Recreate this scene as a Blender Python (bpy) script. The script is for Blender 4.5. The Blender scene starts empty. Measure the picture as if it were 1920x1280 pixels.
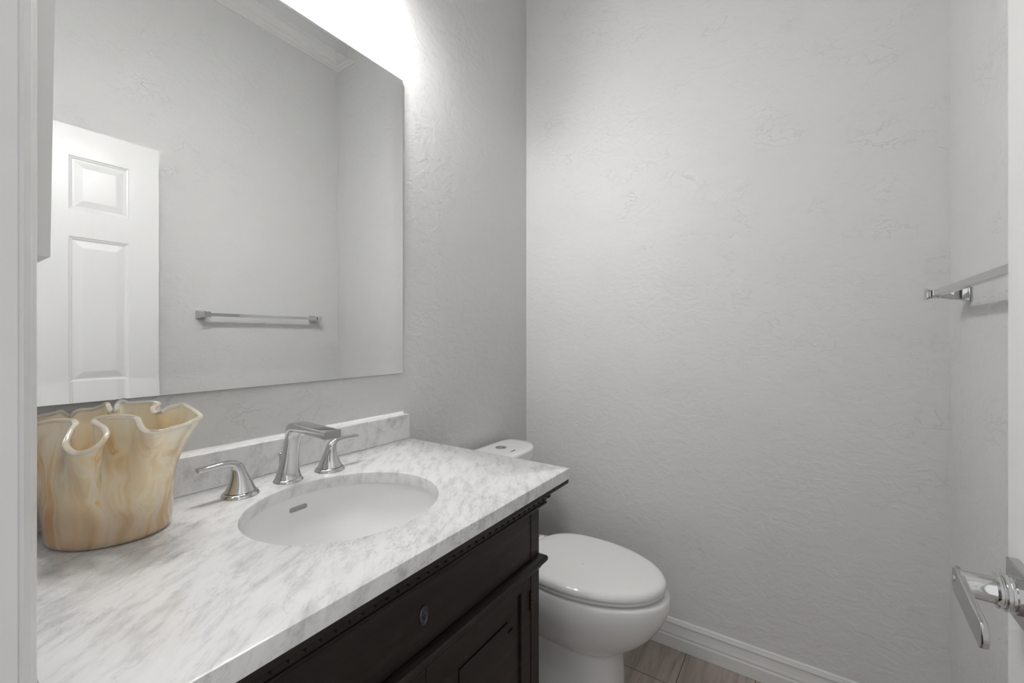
import bpy, bmesh, math, random
from mathutils import Vector, Matrix

# ------------------------------------------------------------------ camera, world, exposure
scene = bpy.context.scene
EYE = 1.20848                       # camera height
YAW = 33.91                         # camera looks 33.9 deg to the left of the room's long axis
cam_data = bpy.data.cameras.new('camera')
cam_data.sensor_width = 36.0
cam_data.lens = 803.3 / 1920 * 36.0
cam_data.shift_y = -8.0 / 1920
cam_data.clip_start = 0.02
cam = bpy.data.objects.new('camera', cam_data)
cam.location = (0, 0, EYE)
cam.rotation_euler = (math.radians(90), 0, math.radians(YAW))
scene.collection.objects.link(cam)
scene.camera = cam

scene.view_settings.view_transform = 'Standard'
scene.view_settings.look = 'None'
scene.view_settings.gamma = 1.0
scene.view_settings.use_curve_mapping = False
scene.view_settings.exposure = 1.17

world = bpy.data.worlds.new('world')
scene.world = world
world.use_nodes = True
world.node_tree.nodes['Background'].inputs[0].default_value = (0.98, 0.99, 1.0, 1)
world.node_tree.nodes['Background'].inputs[1].default_value = 0.44

BULB = 122.0       # emission of the bulbs of the vanity light
SHADE = 9.0       # emission of the lit frosted glasses of the vanity light

# ------------------------------------------------------------------ dimensions
WL = -1.090        # mirror wall
WR = 0.362         # towel bar wall
WB = 1.745         # wall behind the toilet side
WN = 0.056         # room face of the doorway wall
CEIL = 3.07
CZ = 0.8765        # countertop height
JL, JR = -0.452, 0.200   # doorway

# ------------------------------------------------------------------ helpers
def link(o):
    scene.collection.objects.link(o)
    return o

def tag(o, label=None, cat=None, group=None, kind=None):
    if label: o['label'] = label
    if cat: o['category'] = cat
    if group: o['group'] = group
    if kind: o['kind'] = kind
    return o

def empty(name, loc):
    o = bpy.data.objects.new(name, None)
    o.empty_display_size = 0.05
    o.location = loc
    return link(o)

def obj(name, bm, mat, parent=None, smooth=False, bevel=0, bseg=2, sharp=40):
    """link a bmesh given in WORLD coordinates"""
    bmesh.ops.remove_doubles(bm, verts=bm.verts, dist=1e-6)
    bmesh.ops.recalc_face_normals(bm, faces=bm.faces)
    me = bpy.data.meshes.new(name)
    # origin at the base centre of the shape
    xs = [v.co.x for v in bm.verts]; ys = [v.co.y for v in bm.verts]; zs = [v.co.z for v in bm.verts]
    org = Vector(((min(xs)+max(xs))/2, (min(ys)+max(ys))/2, min(zs)))
    bmesh.ops.translate(bm, vec=-org, verts=bm.verts)
    bm.to_mesh(me); bm.free()
    me.materials.append(mat)
    if smooth:
        for p in me.polygons: p.use_smooth = True
        me.set_sharp_from_angle(angle=math.radians(sharp))
    o = bpy.data.objects.new(name, me)
    link(o)
    if parent is not None:
        o.parent = parent
        wp = parent.get('_w', None)
        base = Vector(wp) if wp is not None else Vector(parent.location)
        o.location = org - base
        o['_w'] = list(org)
    else:
        o.location = org
        o['_w'] = list(org)
    if bevel:
        m = o.modifiers.new('bevel', 'BEVEL'); m.width = bevel; m.segments = bseg
        m.limit_method = 'ANGLE'; m.angle_limit = math.radians(35)
        for p in me.polygons: p.use_smooth = True
        me.set_sharp_from_angle(angle=math.radians(60))
    return o

def box(bm, x0, x1, y0, y1, z0, z1):
    vs = [bm.verts.new((x, y, z)) for z in (z0, z1) for y in (y0, y1) for x in (x0, x1)]
    for f in ((0,1,3,2),(4,6,7,5),(0,4,5,1),(2,3,7,6),(0,2,6,4),(1,5,7,3)):
        bm.faces.new([vs[i] for i in f])

def boxbm(*a):
    bm = bmesh.new(); box(bm, *a); return bm

def rings(bm, rr, close_u=True, cap0=True, cap1=True):
    """connect a list of rings (lists of points)"""
    V = [[bm.verts.new(p) for p in r] for r in rr]
    n = len(rr[0])
    for a, b in zip(V[:-1], V[1:]):
        for i in range(n if close_u else n-1):
            j = (i+1) % n
            bm.faces.new((a[i], a[j], b[j], b[i]))
    if cap0: bm.faces.new(V[0][::-1])
    if cap1: bm.faces.new(V[-1])
    return V

def sup(th, a, b, e=2.0):
    c, s = math.cos(th), math.sin(th)
    return (a*math.copysign(abs(c)**(2/e), c), b*math.copysign(abs(s)**(2/e), s))

def sweep(bm, path, n=32, plane='xz', const=0.0):
    """path: (p, q, half_across, half_thick, exponent); swept in the xz or yz plane at the constant third coordinate"""
    rr = []
    m = len(path)
    for i, (p, q, a, t, e) in enumerate(path):
        i0, i1 = max(i-1, 0), min(i+1, m-1)
        dx, dz = path[i1][0]-path[i0][0], path[i1][1]-path[i0][1]
        l = math.hypot(dx, dz) or 1
        nx, nz = -dz/l, dx/l
        r = []
        for k in range(n):
            u, w = sup(2*math.pi*k/n, a, t, e)
            P, Q = p+nx*w, q+nz*w
            r.append((P, const+u, Q) if plane == 'xz' else (const+u, P, Q))
        rr.append(r)
    rings(bm, rr)

def smooth_path(path, k=6):
    """catmull-rom resampling of tuples"""
    out = []
    n = len(path)
    for i in range(n-1):
        p0, p1, p2, p3 = path[max(i-1,0)], path[i], path[i+1], path[min(i+2,n-1)]
        for s in range(k):
            t = s/k
            out.append(tuple(0.5*((2*b)+(-a+c)*t+(2*a-5*b+4*c-d)*t*t+(-a+3*b-3*c+d)*t**3)
                             for a, b, c, d in zip(p0, p1, p2, p3)))
    out.append(tuple(path[-1]))
    return out

def lathe(bm, prof, c, n=40, axis='z'):
    rr = []
    for r, h in prof:
        ring = []
        for k in range(n):
            a = 2*math.pi*k/n
            u, w = r*math.cos(a), r*math.sin(a)
            if axis == 'z': ring.append((c[0]+u, c[1]+w, c[2]+h))
            elif axis == 'x': ring.append((c[0]+h, c[1]+u, c[2]+w))
            else: ring.append((c[0]+u, c[1]+h, c[2]+w))
        rr.append(ring)
    rings(bm, rr)

def moulding(bm, prof, a, b, nrm, m0=1, m1=1):
    """profile (distance from wall, z) run along a wall from a to b; mitred for inside corners where m=1, m=-1 outside, 0 square"""
    a, b, nrm = Vector(a), Vector(b), Vector(nrm)
    d = (b-a).normalized()
    r0 = [tuple(a+nrm*p+d*p*m0+Vector((0,0,z))) for p, z in prof]
    r1 = [tuple(b+nrm*p-d*p*m1+Vector((0,0,z))) for p, z in prof]
    rings(bm, [r0, r1])

def panel_face(bm, f, us, vs, panels, ring):
    """flat face cut on a grid (us, vs); cells listed in panels get nested rectangular rings (inset, depth). f(u,v,d)->point"""
    for i in range(len(us)-1):
        for j in range(len(vs)-1):
            u0, u1, v0, v1 = us[i], us[i+1], vs[j], vs[j+1]
            if (i, j) in panels:
                rr = [[f(u0+s, v0+s, d), f(u1-s, v0+s, d), f(u1-s, v1-s, d), f(u0+s, v1-s, d)] for s, d in ring]
                rings(bm, rr, cap0=False, cap1=True)
            else:
                bm.faces.new([bm.verts.new(f(*q, 0)) for q in ((u0,v0),(u1,v0),(u1,v1),(u0,v1))])

# ------------------------------------------------------------------ materials
def new_mat(name, color=(0.8,0.8,0.8), rough=0.5, metal=0.0, spec=0.5, coat=0.0):
    m = bpy.data.materials.new(name); m.use_nodes = True
    b = m.node_tree.nodes['Principled BSDF']
    b.inputs['Base Color'].default_value = (*color, 1)
    b.inputs['Roughness'].default_value = rough
    b.inputs['Metallic'].default_value = metal
    b.inputs['Specular IOR Level'].default_value = spec
    b.inputs['Coat Weight'].default_value = coat
    b.inputs['Coat Roughness'].default_value = 0.05
    return m

def nd(m, kind, **kw):
    n = m.node_tree.nodes.new(kind)
    for k, v in kw.items():
        if k in n.inputs.keys(): n.inputs[k].default_value = v
        else: setattr(n, k, v)
    return n

def lk(m, a, ao, b, bi): m.node_tree.links.new(a.outputs[ao], b.inputs[bi])

def coords(m, rot=(0,0,0), scale=(1,1,1), loc=(0,0,0)):
    g = nd(m, 'ShaderNodeNewGeometry')
    mp = nd(m, 'ShaderNodeMapping')
    mp.inputs['Rotation'].default_value = rot
    mp.inputs['Scale'].default_value = scale
    mp.inputs['Location'].default_value = loc
    lk(m, g, 'Position', mp, 'Vector')
    return mp

def ramp(m, stops):
    r = nd(m, 'ShaderNodeValToRGB')
    cr = r.color_ramp
    while len(cr.elements) < len(stops): cr.elements.new(0.5)
    for e, (p, c) in zip(cr.elements, stops):
        e.position = p; e.color = (*c, 1) if len(c) == 3 else c
    return r

def g3(v): return (v, v, v)

def math_node(m, op, a=None, b=None, v0=None, v1=None, v2=None):
    n = nd(m, 'ShaderNodeMath'); n.operation = op
    if v0 is not None: n.inputs[0].default_value = v0
    if v1 is not None: n.inputs[1].default_value = v1
    if v2 is not None: n.inputs[2].default_value = v2
    if a: lk(m, a[0], a[1], n, 0)
    if b: lk(m, b[0], b[1], n, 1)
    return n

def wall_mat(name, color, rough=0.46, strength=1.25):
    """painted hand-trowelled drywall: faint broken ridges"""
    m = new_mat(name, color, rough, spec=0.22)
    b = m.node_tree.nodes['Principled BSDF']
    c = coords(m, scale=(1, 1, 1.5))
    warp = nd(m, 'ShaderNodeTexNoise', Scale=9.0, Detail=3.0)
    lk(m, c, 0, warp, 'Vector')
    add = nd(m, 'ShaderNodeMixRGB'); add.blend_type = 'LINEAR_LIGHT'; add.inputs[0].default_value = 0.05
    lk(m, c, 0, add, 1); lk(m, warp, 'Color', add, 2)
    n1 = nd(m, 'ShaderNodeTexNoise', Scale=19.0, Detail=4.0, Roughness=0.55)
    lk(m, add, 0, n1, 'Vector')
    d = math_node(m, 'SUBTRACT', (n1, 'Fac'), v1=0.5)
    ab = math_node(m, 'ABSOLUTE', (d, 0))
    rd = nd(m, 'ShaderNodeMapRange'); rd.inputs[1].default_value = 0.0; rd.inputs[2].default_value = 0.02
    rd.inputs[3].default_value = 1.0; rd.inputs[4].default_value = 0.0; rd.interpolation_type = 'SMOOTHSTEP'
    lk(m, ab, 0, rd, 0)
    mask = nd(m, 'ShaderNodeTexNoise', Scale=7.5, Detail=1.5); lk(m, c, 0, mask, 'Vector')
    mr = nd(m, 'ShaderNodeMapRange'); mr.inputs[1].default_value = 0.46; mr.inputs[2].default_value = 0.66
    lk(m, mask, 'Fac', mr, 0)
    rm0 = math_node(m, 'MULTIPLY', (rd, 0), (mr, 0)); rm = math_node(m, 'MULTIPLY', (rm0, 0), v1=0.55)
    fine = nd(m, 'ShaderNodeTexNoise', Scale=60.0, Detail=3.0); lk(m, c, 0, fine, 'Vector')
    st = nd(m, 'ShaderNodeMapRange'); st.inputs[1].default_value = 0.44; st.inputs[2].default_value = 0.56
    n2 = nd(m, 'ShaderNodeTexNoise', Scale=26.0, Detail=2.0); lk(m, add, 0, n2, 'Vector'); lk(m, n2, 'Fac', st, 0)
    stm = math_node(m, 'MULTIPLY', (st, 0), v1=0.35)
    f2 = math_node(m, 'MULTIPLY', (fine, 'Fac'), v1=0.25)
    s1 = math_node(m, 'ADD', (rm, 0), (stm, 0)); s2 = math_node(m, 'ADD', (s1, 0), (f2, 0))
    bp = nd(m, 'ShaderNodeBump', Strength=strength, Distance=0.0011)
    lk(m, s2, 0, bp, 'Height'); lk(m, bp, 'Normal', b, 'Normal')
    return m

M_wall = wall_mat('painted_wall', (0.70, 0.70, 0.695))
M_ceiling = wall_mat('painted_ceiling', (0.72, 0.72, 0.71), 0.6)
M_trim = new_mat('white_trim', (0.74, 0.74, 0.73), 0.32)
M_door = new_mat('white_door', (0.73, 0.73, 0.725), 0.3)
M_porcelain = new_mat('white_porcelain', (0.85, 0.85, 0.84), 0.06, coat=0.3)
M_sink = new_mat('sink_porcelain', (0.84, 0.84, 0.835), 0.12, coat=0.2)
M_chrome = new_mat('chrome', (0.64, 0.64, 0.64), 0.04, metal=1.0)
M_chrome_dull = new_mat('satin_chrome', (0.50, 0.50, 0.50), 0.16, metal=1.0)
M_dark = new_mat('dark_gap', (0.02, 0.02, 0.02), 0.6)
M_mirror = new_mat('mirror_silver', (0.955, 0.96, 0.958), 0.0, metal=1.0)
M_mirror_back = new_mat('mirror_edge', (0.10, 0.11, 0.11), 0.3)
M_caustic = new_mat('white_caustic', (0.88, 0.88, 0.87), 0.35)  # white for the painted line of reflected light above the backsplash
M_iron = new_mat('pewter_escutcheon', (0.12, 0.12, 0.15), 0.35, metal=0.9)
M_hinge = new_mat('aged_brass_hinge', (0.10, 0.065, 0.045), 0.45, metal=0.7)
M_frame = new_mat('pale_frame', (0.84, 0.84, 0.83), 0.4)
M_canvas = new_mat('pale_print', (0.70, 0.69, 0.66), 0.7)
M_logo = new_mat('grey_print', (0.16, 0.16, 0.17), 0.4)

# door: faint moulded wood grain
b = M_door.node_tree.nodes['Principled BSDF']
c = coords(M_door, scale=(60, 60, 3.5))
n = nd(M_door, 'ShaderNodeTexNoise', Scale=2.0, Detail=3.0, Distortion=0.6); lk(M_door, c, 0, n, 'Vector')
bp = nd(M_door, 'ShaderNodeBump', Strength=0.22, Distance=0.0006); lk(M_door, n, 'Fac', bp, 'Height'); lk(M_door, bp, 'Normal', b, 'Normal')

def marble():
    m = new_mat('carrara_marble', (0.7, 0.7, 0.7), 0.18, spec=0.5, coat=0.15)
    b = m.node_tree.nodes['Principled BSDF']
    # axes: stretch along the vein direction
    c0 = coords(m, rot=(0.0, 0.0, math.radians(-125)))
    c = nd(m, 'ShaderNodeMapping'); c.inputs['Rotation'].default_value = (0, math.radians(30), 0); lk(m, c0, 0, c, 'Vector')
    s = nd(m, 'ShaderNodeMapping'); s.inputs['Scale'].default_value = (1.0, 5.5, 3.2); lk(m, c, 0, s, 'Vector')
    w = nd(m, 'ShaderNodeTexNoise', Scale=3.0, Detail=4.0); lk(m, c, 0, w, 'Vector')
    ad = nd(m, 'ShaderNodeMixRGB'); ad.blend_type = 'LINEAR_LIGHT'; ad.inputs[0].default_value = 0.14
    lk(m, s, 0, ad, 1); lk(m, w, 'Color', ad, 2)
    # soft clouds
    n1 = nd(m, 'ShaderNodeTexNoise', Scale=8.5, Detail=10.0, Roughness=0.70); lk(m, ad, 0, n1, 'Vector')
    r1 = ramp(m, [(0.27, g3(0.44)), (0.40, g3(0.62)), (0.51, g3(0.74)), (0.72, g3(0.80))]); lk(m, n1, 'Fac', r1, 0)
    # broken dark streaks
    n2 = nd(m, 'ShaderNodeTexNoise', Scale=9.0, Detail=6.0, Roughness=0.6); lk(m, ad, 0, n2, 'Vector')
    d = math_node(m, 'SUBTRACT', (n2, 'Fac'), v1=0.52); a = math_node(m, 'ABSOLUTE', (d, 0))
    r2 = ramp(m, [(0.0, g3(0.74)), (0.018, g3(1.0))]); lk(m, a, 0, r2, 0)
    mk = nd(m, 'ShaderNodeTexNoise', Scale=3.2, Detail=2.0); lk(m, c, 0, mk, 'Vector')
    r3 = ramp(m, [(0.45, g3(0)), (0.62, g3(1))]); lk(m, mk, 'Fac', r3, 0)
    mx = nd(m, 'ShaderNodeMixRGB'); mx.blend_type = 'MULTIPLY'
    lk(m, r3, 0, mx, 0); lk(m, r1, 0, mx, 1); lk(m, r2, 0, mx, 2)
    # thin cracks-like veins
    s2 = nd(m, 'ShaderNodeMapping'); s2.inputs['Scale'].default_value = (1.0, 2.6, 1.6); lk(m, c, 0, s2, 'Vector')
    vw = nd(m, 'ShaderNodeTexNoise', Scale=2.6, Detail=6.0, Roughness=0.6); lk(m, s2, 0, vw, 'Vector')
    d2 = math_node(m, 'SUBTRACT', (vw, 'Fac'), v1=0.47); a2 = math_node(m, 'ABSOLUTE', (d2, 0))
    r4 = ramp(m, [(0.0, g3(0.80)), (0.007, g3(1.0))]); lk(m, a2, 0, r4, 0)
    mx2 = nd(m, 'ShaderNodeMixRGB'); mx2.blend_type = 'MULTIPLY'; mx2.inputs[0].default_value = 0.65
    lk(m, mx, 0, mx2, 1); lk(m, r4, 0, mx2, 2)
    lk(m, mx2, 0, b, 'Base Color')
    return m
M_marble = marble()

def dark_wood():
    m = new_mat('dark_stained_wood', (0.02, 0.014, 0.011), 0.38, spec=0.4)
    b = m.node_tree.nodes['Principled BSDF']
    c = coords(m, scale=(22, 1.6, 22))
    n = nd(m, 'ShaderNodeTexNoise', Scale=2.5, Detail=6.0, Roughness=0.6, Distortion=0.4); lk(m, c, 0, n, 'Vector')
    r = ramp(m, [(0.3, (0.0075, 0.0054, 0.0044)), (0.55, (0.0150, 0.0100, 0.0075)), (0.78, (0.040, 0.0235, 0.0160))]); lk(m, n, 'Fac', r, 0)
    # small worn specks
    sp = nd(m, 'ShaderNodeTexNoise', Scale=70.0, Detail=1.0); c2 = coords(m); lk(m, c2, 0, sp, 'Vector')
    r2 = ramp(m, [(0.79, g3(0)), (0.82, g3(1))]); lk(m, sp, 'Fac', r2, 0)
    mx = nd(m, 'ShaderNodeMixRGB'); lk(m, r2, 0, mx, 0); lk(m, r, 0, mx, 1); mx.inputs[2].default_value = (0.16, 0.15, 0.15, 1)
    lk(m, mx, 0, b, 'Base Color')
    bp = nd(m, 'ShaderNodeBump', Strength=0.25, Distance=0.0006); lk(m, n, 'Fac', bp, 'Height'); lk(m, bp, 'Normal', b, 'Normal')
    return m
M_wood = dark_wood()

def floor_mat():
    m = new_mat('wood_look_tile', (0.2, 0.17, 0.15), 0.45)
    b = m.node_tree.nodes['Principled BSDF']
    g = nd(m, 'ShaderNodeNewGeometry')
    sx = nd(m, 'ShaderNodeSeparateXYZ'); lk(m, g, 'Position', sx, 0)
    u = math_node(m, 'SUBTRACT', (sx, 'Y'), v1=1.5425-12.0)
    v = math_node(m, 'ADD', (sx, 'X'), v1=0.59+0.23*21)
    cb = nd(m, 'ShaderNodeCombineXYZ'); lk(m, u, 0, cb, 0); lk(m, v, 0, cb, 1)
    br = nd(m, 'ShaderNodeTexBrick'); br.offset = 0.36; br.offset_frequency = 2; br.squash = 1.0
    for k, val in (('Scale', 1.0), ('Mortar Size', 0.0016), ('Mortar Smooth', 0.1), ('Bias', 0.0), ('Brick Width', 1.2), ('Row Height', 0.23)):
        br.inputs[k].default_value = val
    br.inputs['Color1'].default_value = (0.90, 0.90, 0.90, 1); br.inputs['Color2'].default_value = (1.10, 1.08, 1.06, 1)
    br.inputs['Mortar'].default_value = (0.25, 0.22, 0.2, 1)
    lk(m, cb, 0, br, 'Vector')
    c = coords(m, scale=(14, 1.6, 14))
    n = nd(m, 'ShaderNodeTexNoise', Scale=2.6, Detail=8.0, Roughness=0.62, Distortion=0.9); lk(m, c, 0, n, 'Vector')
    r = ramp(m, [(0.28, (0.270, 0.224, 0.196)), (0.5, (0.400, 0.345, 0.308)), (0.75, (0.52, 0.455, 0.41))]); lk(m, n, 'Fac', r, 0)
    mx = nd(m, 'ShaderNodeMixRGB'); mx.blend_type = 'MULTIPLY'; mx.inputs[0].default_value = 1.0
    lk(m, r, 0, mx, 1); lk(m, br, 'Color', mx, 2); lk(m, mx, 0, b, 'Base Color')
    bp = nd(m, 'ShaderNodeBump', Strength=0.5, Distance=0.0015); bp.invert = True
    lk(m, br, 'Fac', bp, 'Height'); lk(m, bp, 'Normal', b, 'Normal')
    return m
M_floor = floor_mat()

def vase_mat():
    m = new_mat('swirled_amber_glass', (0.6, 0.5, 0.35), 0.10, coat=0.6)
    b = m.node_tree.nodes['Principled BSDF']
    b.inputs['Subsurface Weight'].default_value = 0.35
    b.inputs['Subsurface Radius'].default_value = (0.02, 0.014, 0.008)
    b.inputs['Subsurface Scale'].default_value = 0.6
    c = coords(m)
    w = nd(m, 'ShaderNodeTexNoise', Scale=9.0, Detail=2.0); lk(m, c, 0, w, 'Vector')
    ad = nd(m, 'ShaderNodeMixRGB'); ad.blend_type = 'LINEAR_LIGHT'; ad.inputs[0].default_value = 0.035
    lk(m, c, 0, ad, 1); lk(m, w, 'Color', ad, 2)
    s = nd(m, 'ShaderNodeMapping'); s.inputs['Scale'].default_value = (13, 13, 1.3); lk(m, ad, 0, s, 'Vector')
    n = nd(m, 'ShaderNodeTexNoise', Scale=1.9, Detail=3.5, Roughness=0.5, Distortion=0.7); lk(m, s, 0, n, 'Vector')
    r = ramp(m, [(0.26, (0.46, 0.35, 0.24)), (0.38, (0.70, 0.55, 0.34)), (0.46, (0.80, 0.68, 0.47)), (0.53, (0.84, 0.77, 0.64)),
                 (0.585, (0.80, 0.62, 0.36)), (0.625, (0.70, 0.40, 0.12)), (0.67, (0.80, 0.66, 0.46)), (0.85, (0.88, 0.84, 0.76))])
    lk(m, n, 'Fac', r, 0)
    # creamier towards the lip, browner at the foot
    g = nd(m, 'ShaderNodeNewGeometry'); sx = nd(m, 'ShaderNodeSeparateXYZ'); lk(m, g, 'Position', sx, 0)
    n3 = nd(m, 'ShaderNodeTexNoise', Scale=14.0, Detail=2.0); lk(m, c, 0, n3, 'Vector')
    q = math_node(m, 'MULTIPLY_ADD', (n3, 'Fac'), v1=0.12); lk(m, sx, 'Z', q, 2)
    hr = nd(m, 'ShaderNodeMapRange'); hr.inputs[1].default_value = CZ+0.03; hr.inputs[2].default_value = CZ+0.27; lk(m, q, 0, hr, 0)
    hc = ramp(m, [(0.0, (0.46, 0.32, 0.18)), (0.35, (0.52, 0.40, 0.28)), (0.55, (0.82, 0.66, 0.42)), (1.0, (0.88, 0.83, 0.74))]); lk(m, hr, 0, hc, 0)
    ha = ramp(m, [(0.0, g3(0.75)), (0.45, g3(0.42)), (0.7, g3(0.2)), (0.92, g3(0.75))]); lk(m, hr, 0, ha, 0)
    mx = nd(m, 'ShaderNodeMixRGB'); lk(m, ha, 0, mx, 0); lk(m, r, 0, mx, 1); lk(m, hc, 0, mx, 2)
    lk(m, mx, 0, b, 'Base Color')
    return m
M_vase = vase_mat()
M_lip = new_mat('clear_glass_lip', (0.93, 0.90, 0.84), 0.05)
M_lip.node_tree.nodes['Principled BSDF'].inputs['Transmission Weight'].default_value = 0.75
M_lip.node_tree.nodes['Principled BSDF'].inputs['IOR'].default_value = 1.45

def emit_mat(name, col, s):
    m = new_mat(name, (0.9, 0.9, 0.88), 0.4)
    b = m.node_tree.nodes['Principled BSDF']
    b.inputs['Emission Color'].default_value = (*col, 1)
    b.inputs['Emission Strength'].default_value = s
    return m
M_bulb = emit_mat('lit_bulb', (1.0, 0.99, 0.975), BULB)
M_shade = emit_mat('lit_frosted_glass', (1.0, 0.99, 0.975), SHADE)

# ------------------------------------------------------------------ room shell
def structure(name, bm, mat, **kw):
    o = obj(name, bm, mat, **kw); o['kind'] = 'structure'; return o

structure('floor', boxbm(-1.6, 1.4, -1.6, WB+0.02, -0.1, 0.0), M_floor)
structure('ceiling', boxbm(WL-0.12, WR+0.12, WN-0.12, WB+0.12, CEIL, CEIL+0.1), M_ceiling)
structure('wall_left', boxbm(WL-0.12, WL, WN-0.12, WB+0.12, 0, CEIL), M_wall)
structure('wall_right', boxbm(WR, WR+0.12, WN-0.12, WB+0.12, 0, CEIL), M_wall)
structure('wall_back', boxbm(WL, WR, WB, WB+0.12, 0, CEIL), M_wall)
bm = bmesh.new()
DH = 2.045
box(bm, WL, JL-0.012, WN-0.12, WN, 0, CEIL)
box(bm, JR+0.012, WR, WN-0.12, WN, 0, CEIL)
box(bm, JL-0.012, JR+0.012, WN-0.12, WN, DH+0.012, CEIL)
structure('wall_front', bm, M_wall)

# jamb lining and casing of the doorway (room side and hall side)
bm = bmesh.new()
box(bm, JL-0.012, JL, WN-0.121, WN+0.0006, 0, DH+0.012)
box(bm, JR, JR+0.012, WN-0.121, WN+0.0006, 0, DH+0.012)
box(bm, JL, JR, WN-0.121, WN+0.0006, DH, DH+0.012)
box(bm, JL, JL+0.010, WN-0.085, WN-0.045, 0, DH)        # door stop
box(bm, JR-0.010, JR, WN-0.085, WN-0.045, 0, DH)
box(bm, JL, JR, WN-0.085, WN-0.045, DH-0.010, DH)
structure('trim_1', bm, M_trim, bevel=0.0012)

def casing(name, xin, sgn):
    """casing leg: profile across x, stepped thickness"""
    bm = bmesh.new()
    prof = [(0.0004, 0.0), (0.0010, 0.0025), (0.012, 0.0075), (0.022, 0.0095), (0.030, 0.0125), (0.048, 0.0155), (0.058, 0.0165), (0.064, 0.0150), (0.064, 0.0)]
    r0 = [(xin+sgn*a, WN+d, 0.0) for a, d in prof]
    r1 = [(xin+sgn*a, WN+d, DH+0.004+a) for a, d in prof]
    rings(bm, [r0, r1])
    structure(name, bm, M_trim)
casing('trim_2', JL, -1)
casing('trim_3', JR, 1)
bm = bmesh.new()
prof = [(0.0004, 0.0), (0.0010, 0.0025), (0.012, 0.0075), (0.022, 0.0095), (0.030, 0.0125), (0.048, 0.0155), (0.058, 0.0165), (0.064, 0.0150), (0.064, 0.0)]
rings(bm, [[(JL-a, WN+d, DH+0.004+a) for a, d in prof], [(JR+a, WN+d, DH+0.004+a) for a, d in prof]])
structure('trim_4', bm, M_trim)

# crown moulding, mitred at the corners
crown = [(0, CEIL), (0, CEIL-0.108), (0.007, CEIL-0.108), (0.010, CEIL-0.101), (0.013, CEIL-0.098), (0.013, CEIL-0.092), (0.019, CEIL-0.088),
         (0.024, CEIL-0.080), (0.024, CEIL-0.074), (0.034, CEIL-0.069), (0.043, CEIL-0.060), (0.050, CEIL-0.048), (0.054, CEIL-0.038), (0.062, CEIL-0.034),
         (0.072, CEIL-0.028), (0.080, CEIL-0.021), (0.086, CEIL-0.013), (0.094, CEIL-0.011), (0.098, CEIL-0.006), (0.098, CEIL)]
for i, (a, b_, n_) in enumerate((((WR, WN, 0), (WR, WB, 0), (-1, 0, 0)), ((WR, WB, 0), (WL, WB, 0), (0, -1, 0)),
                                 ((WL, WB, 0), (WL, WN, 0), (1, 0, 0)), ((WL, WN, 0), (WR, WN, 0), (0, 1, 0)))):
    bm = bmesh.new(); moulding(bm, crown, a, b_, n_)
    structure('trim_%d' % (5+i), bm, M_trim)

# baseboards
base = [(0, 0.001), (0.015, 0.001), (0.015, 0.044), (0.0135, 0.0475), (0.012, 0.048), (0.0118, 0.052), (0.0128, 0.0545), (0.0125, 0.058), (0.0105, 0.066),
        (0.0085, 0.078), (0.0075, 0.086), (0.0075, 0.090), (0.0100, 0.0925), (0.0100, 0.0965), (0.0085, 0.0985), (0.0085, 0.1015), (0.0065, 0.103), (0.0065, 0.107), (0.004, 0.110), (0, 0.111)]
for nm, a, b_, n_, m0, m1 in (('baseboard_back', (WR, WB, 0), (WL, WB, 0), (0, -1, 0), 1, 1),
                              ('baseboard_left', (WL, WB, 0), (WL, 0.93, 0), (1, 0, 0), 1, 0),
                              ('baseboard_right', (WR, WN, 0), (WR, WB, 0), (-1, 0, 0), 0, 1)):
    bm = bmesh.new(); moulding(bm, base, a, b_, n_, m0, m1)
    structure(nm, bm, M_trim)

# ------------------------------------------------------------------ door, open against the right wall
DX0, DX1 = 0.200, 0.235
DY0, DY1 = 0.078, 0.732
bm = bmesh.new()
W_ = DY1-DY0
st, ms = 0.102, 0.085
pw = (W_-2*st-ms)/2
us = [DY0, DY0+st, DY0+st+pw, DY0+st+pw+ms, DY1-st, DY1]
vs = [0.012, 0.24, 0.83, 1.03, 1.603, 1.708, 1.920, 2.035]
pan = {(i, j) for i in (1, 3) for j in (1, 3, 5)}
rg = [(0, 0), (0.003, 0.0035), (0.007, 0.0045), (0.012, 0.0085), (0.016, 0.0085), (0.040, 0.0025), (0.043, 0.0022)]
panel_face(bm, lambda u, v, d: (DX0+d, u, v), us, vs, pan, rg)
panel_face(bm, lambda u, v, d: (DX1-d, u, v), us, vs, pan, rg)
for y in (DY0, DY1):
    for j in range(len(vs)-1):
        bm.faces.new([bm.verts.new(p) for p in ((DX0, y, vs[j]), (DX1, y, vs[j]), (DX1, y, vs[j+1]), (DX0, y, vs[j+1]))])
for z in (vs[0], vs[-1]):
    for i in range(len(us)-1):
        bm.faces.new([bm.verts.new(p) for p in ((DX0, us[i], z), (DX1, us[i], z), (DX1, us[i+1], z), (DX0, us[i+1], z))])
door = structure('door_1', bm, M_door)

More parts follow.
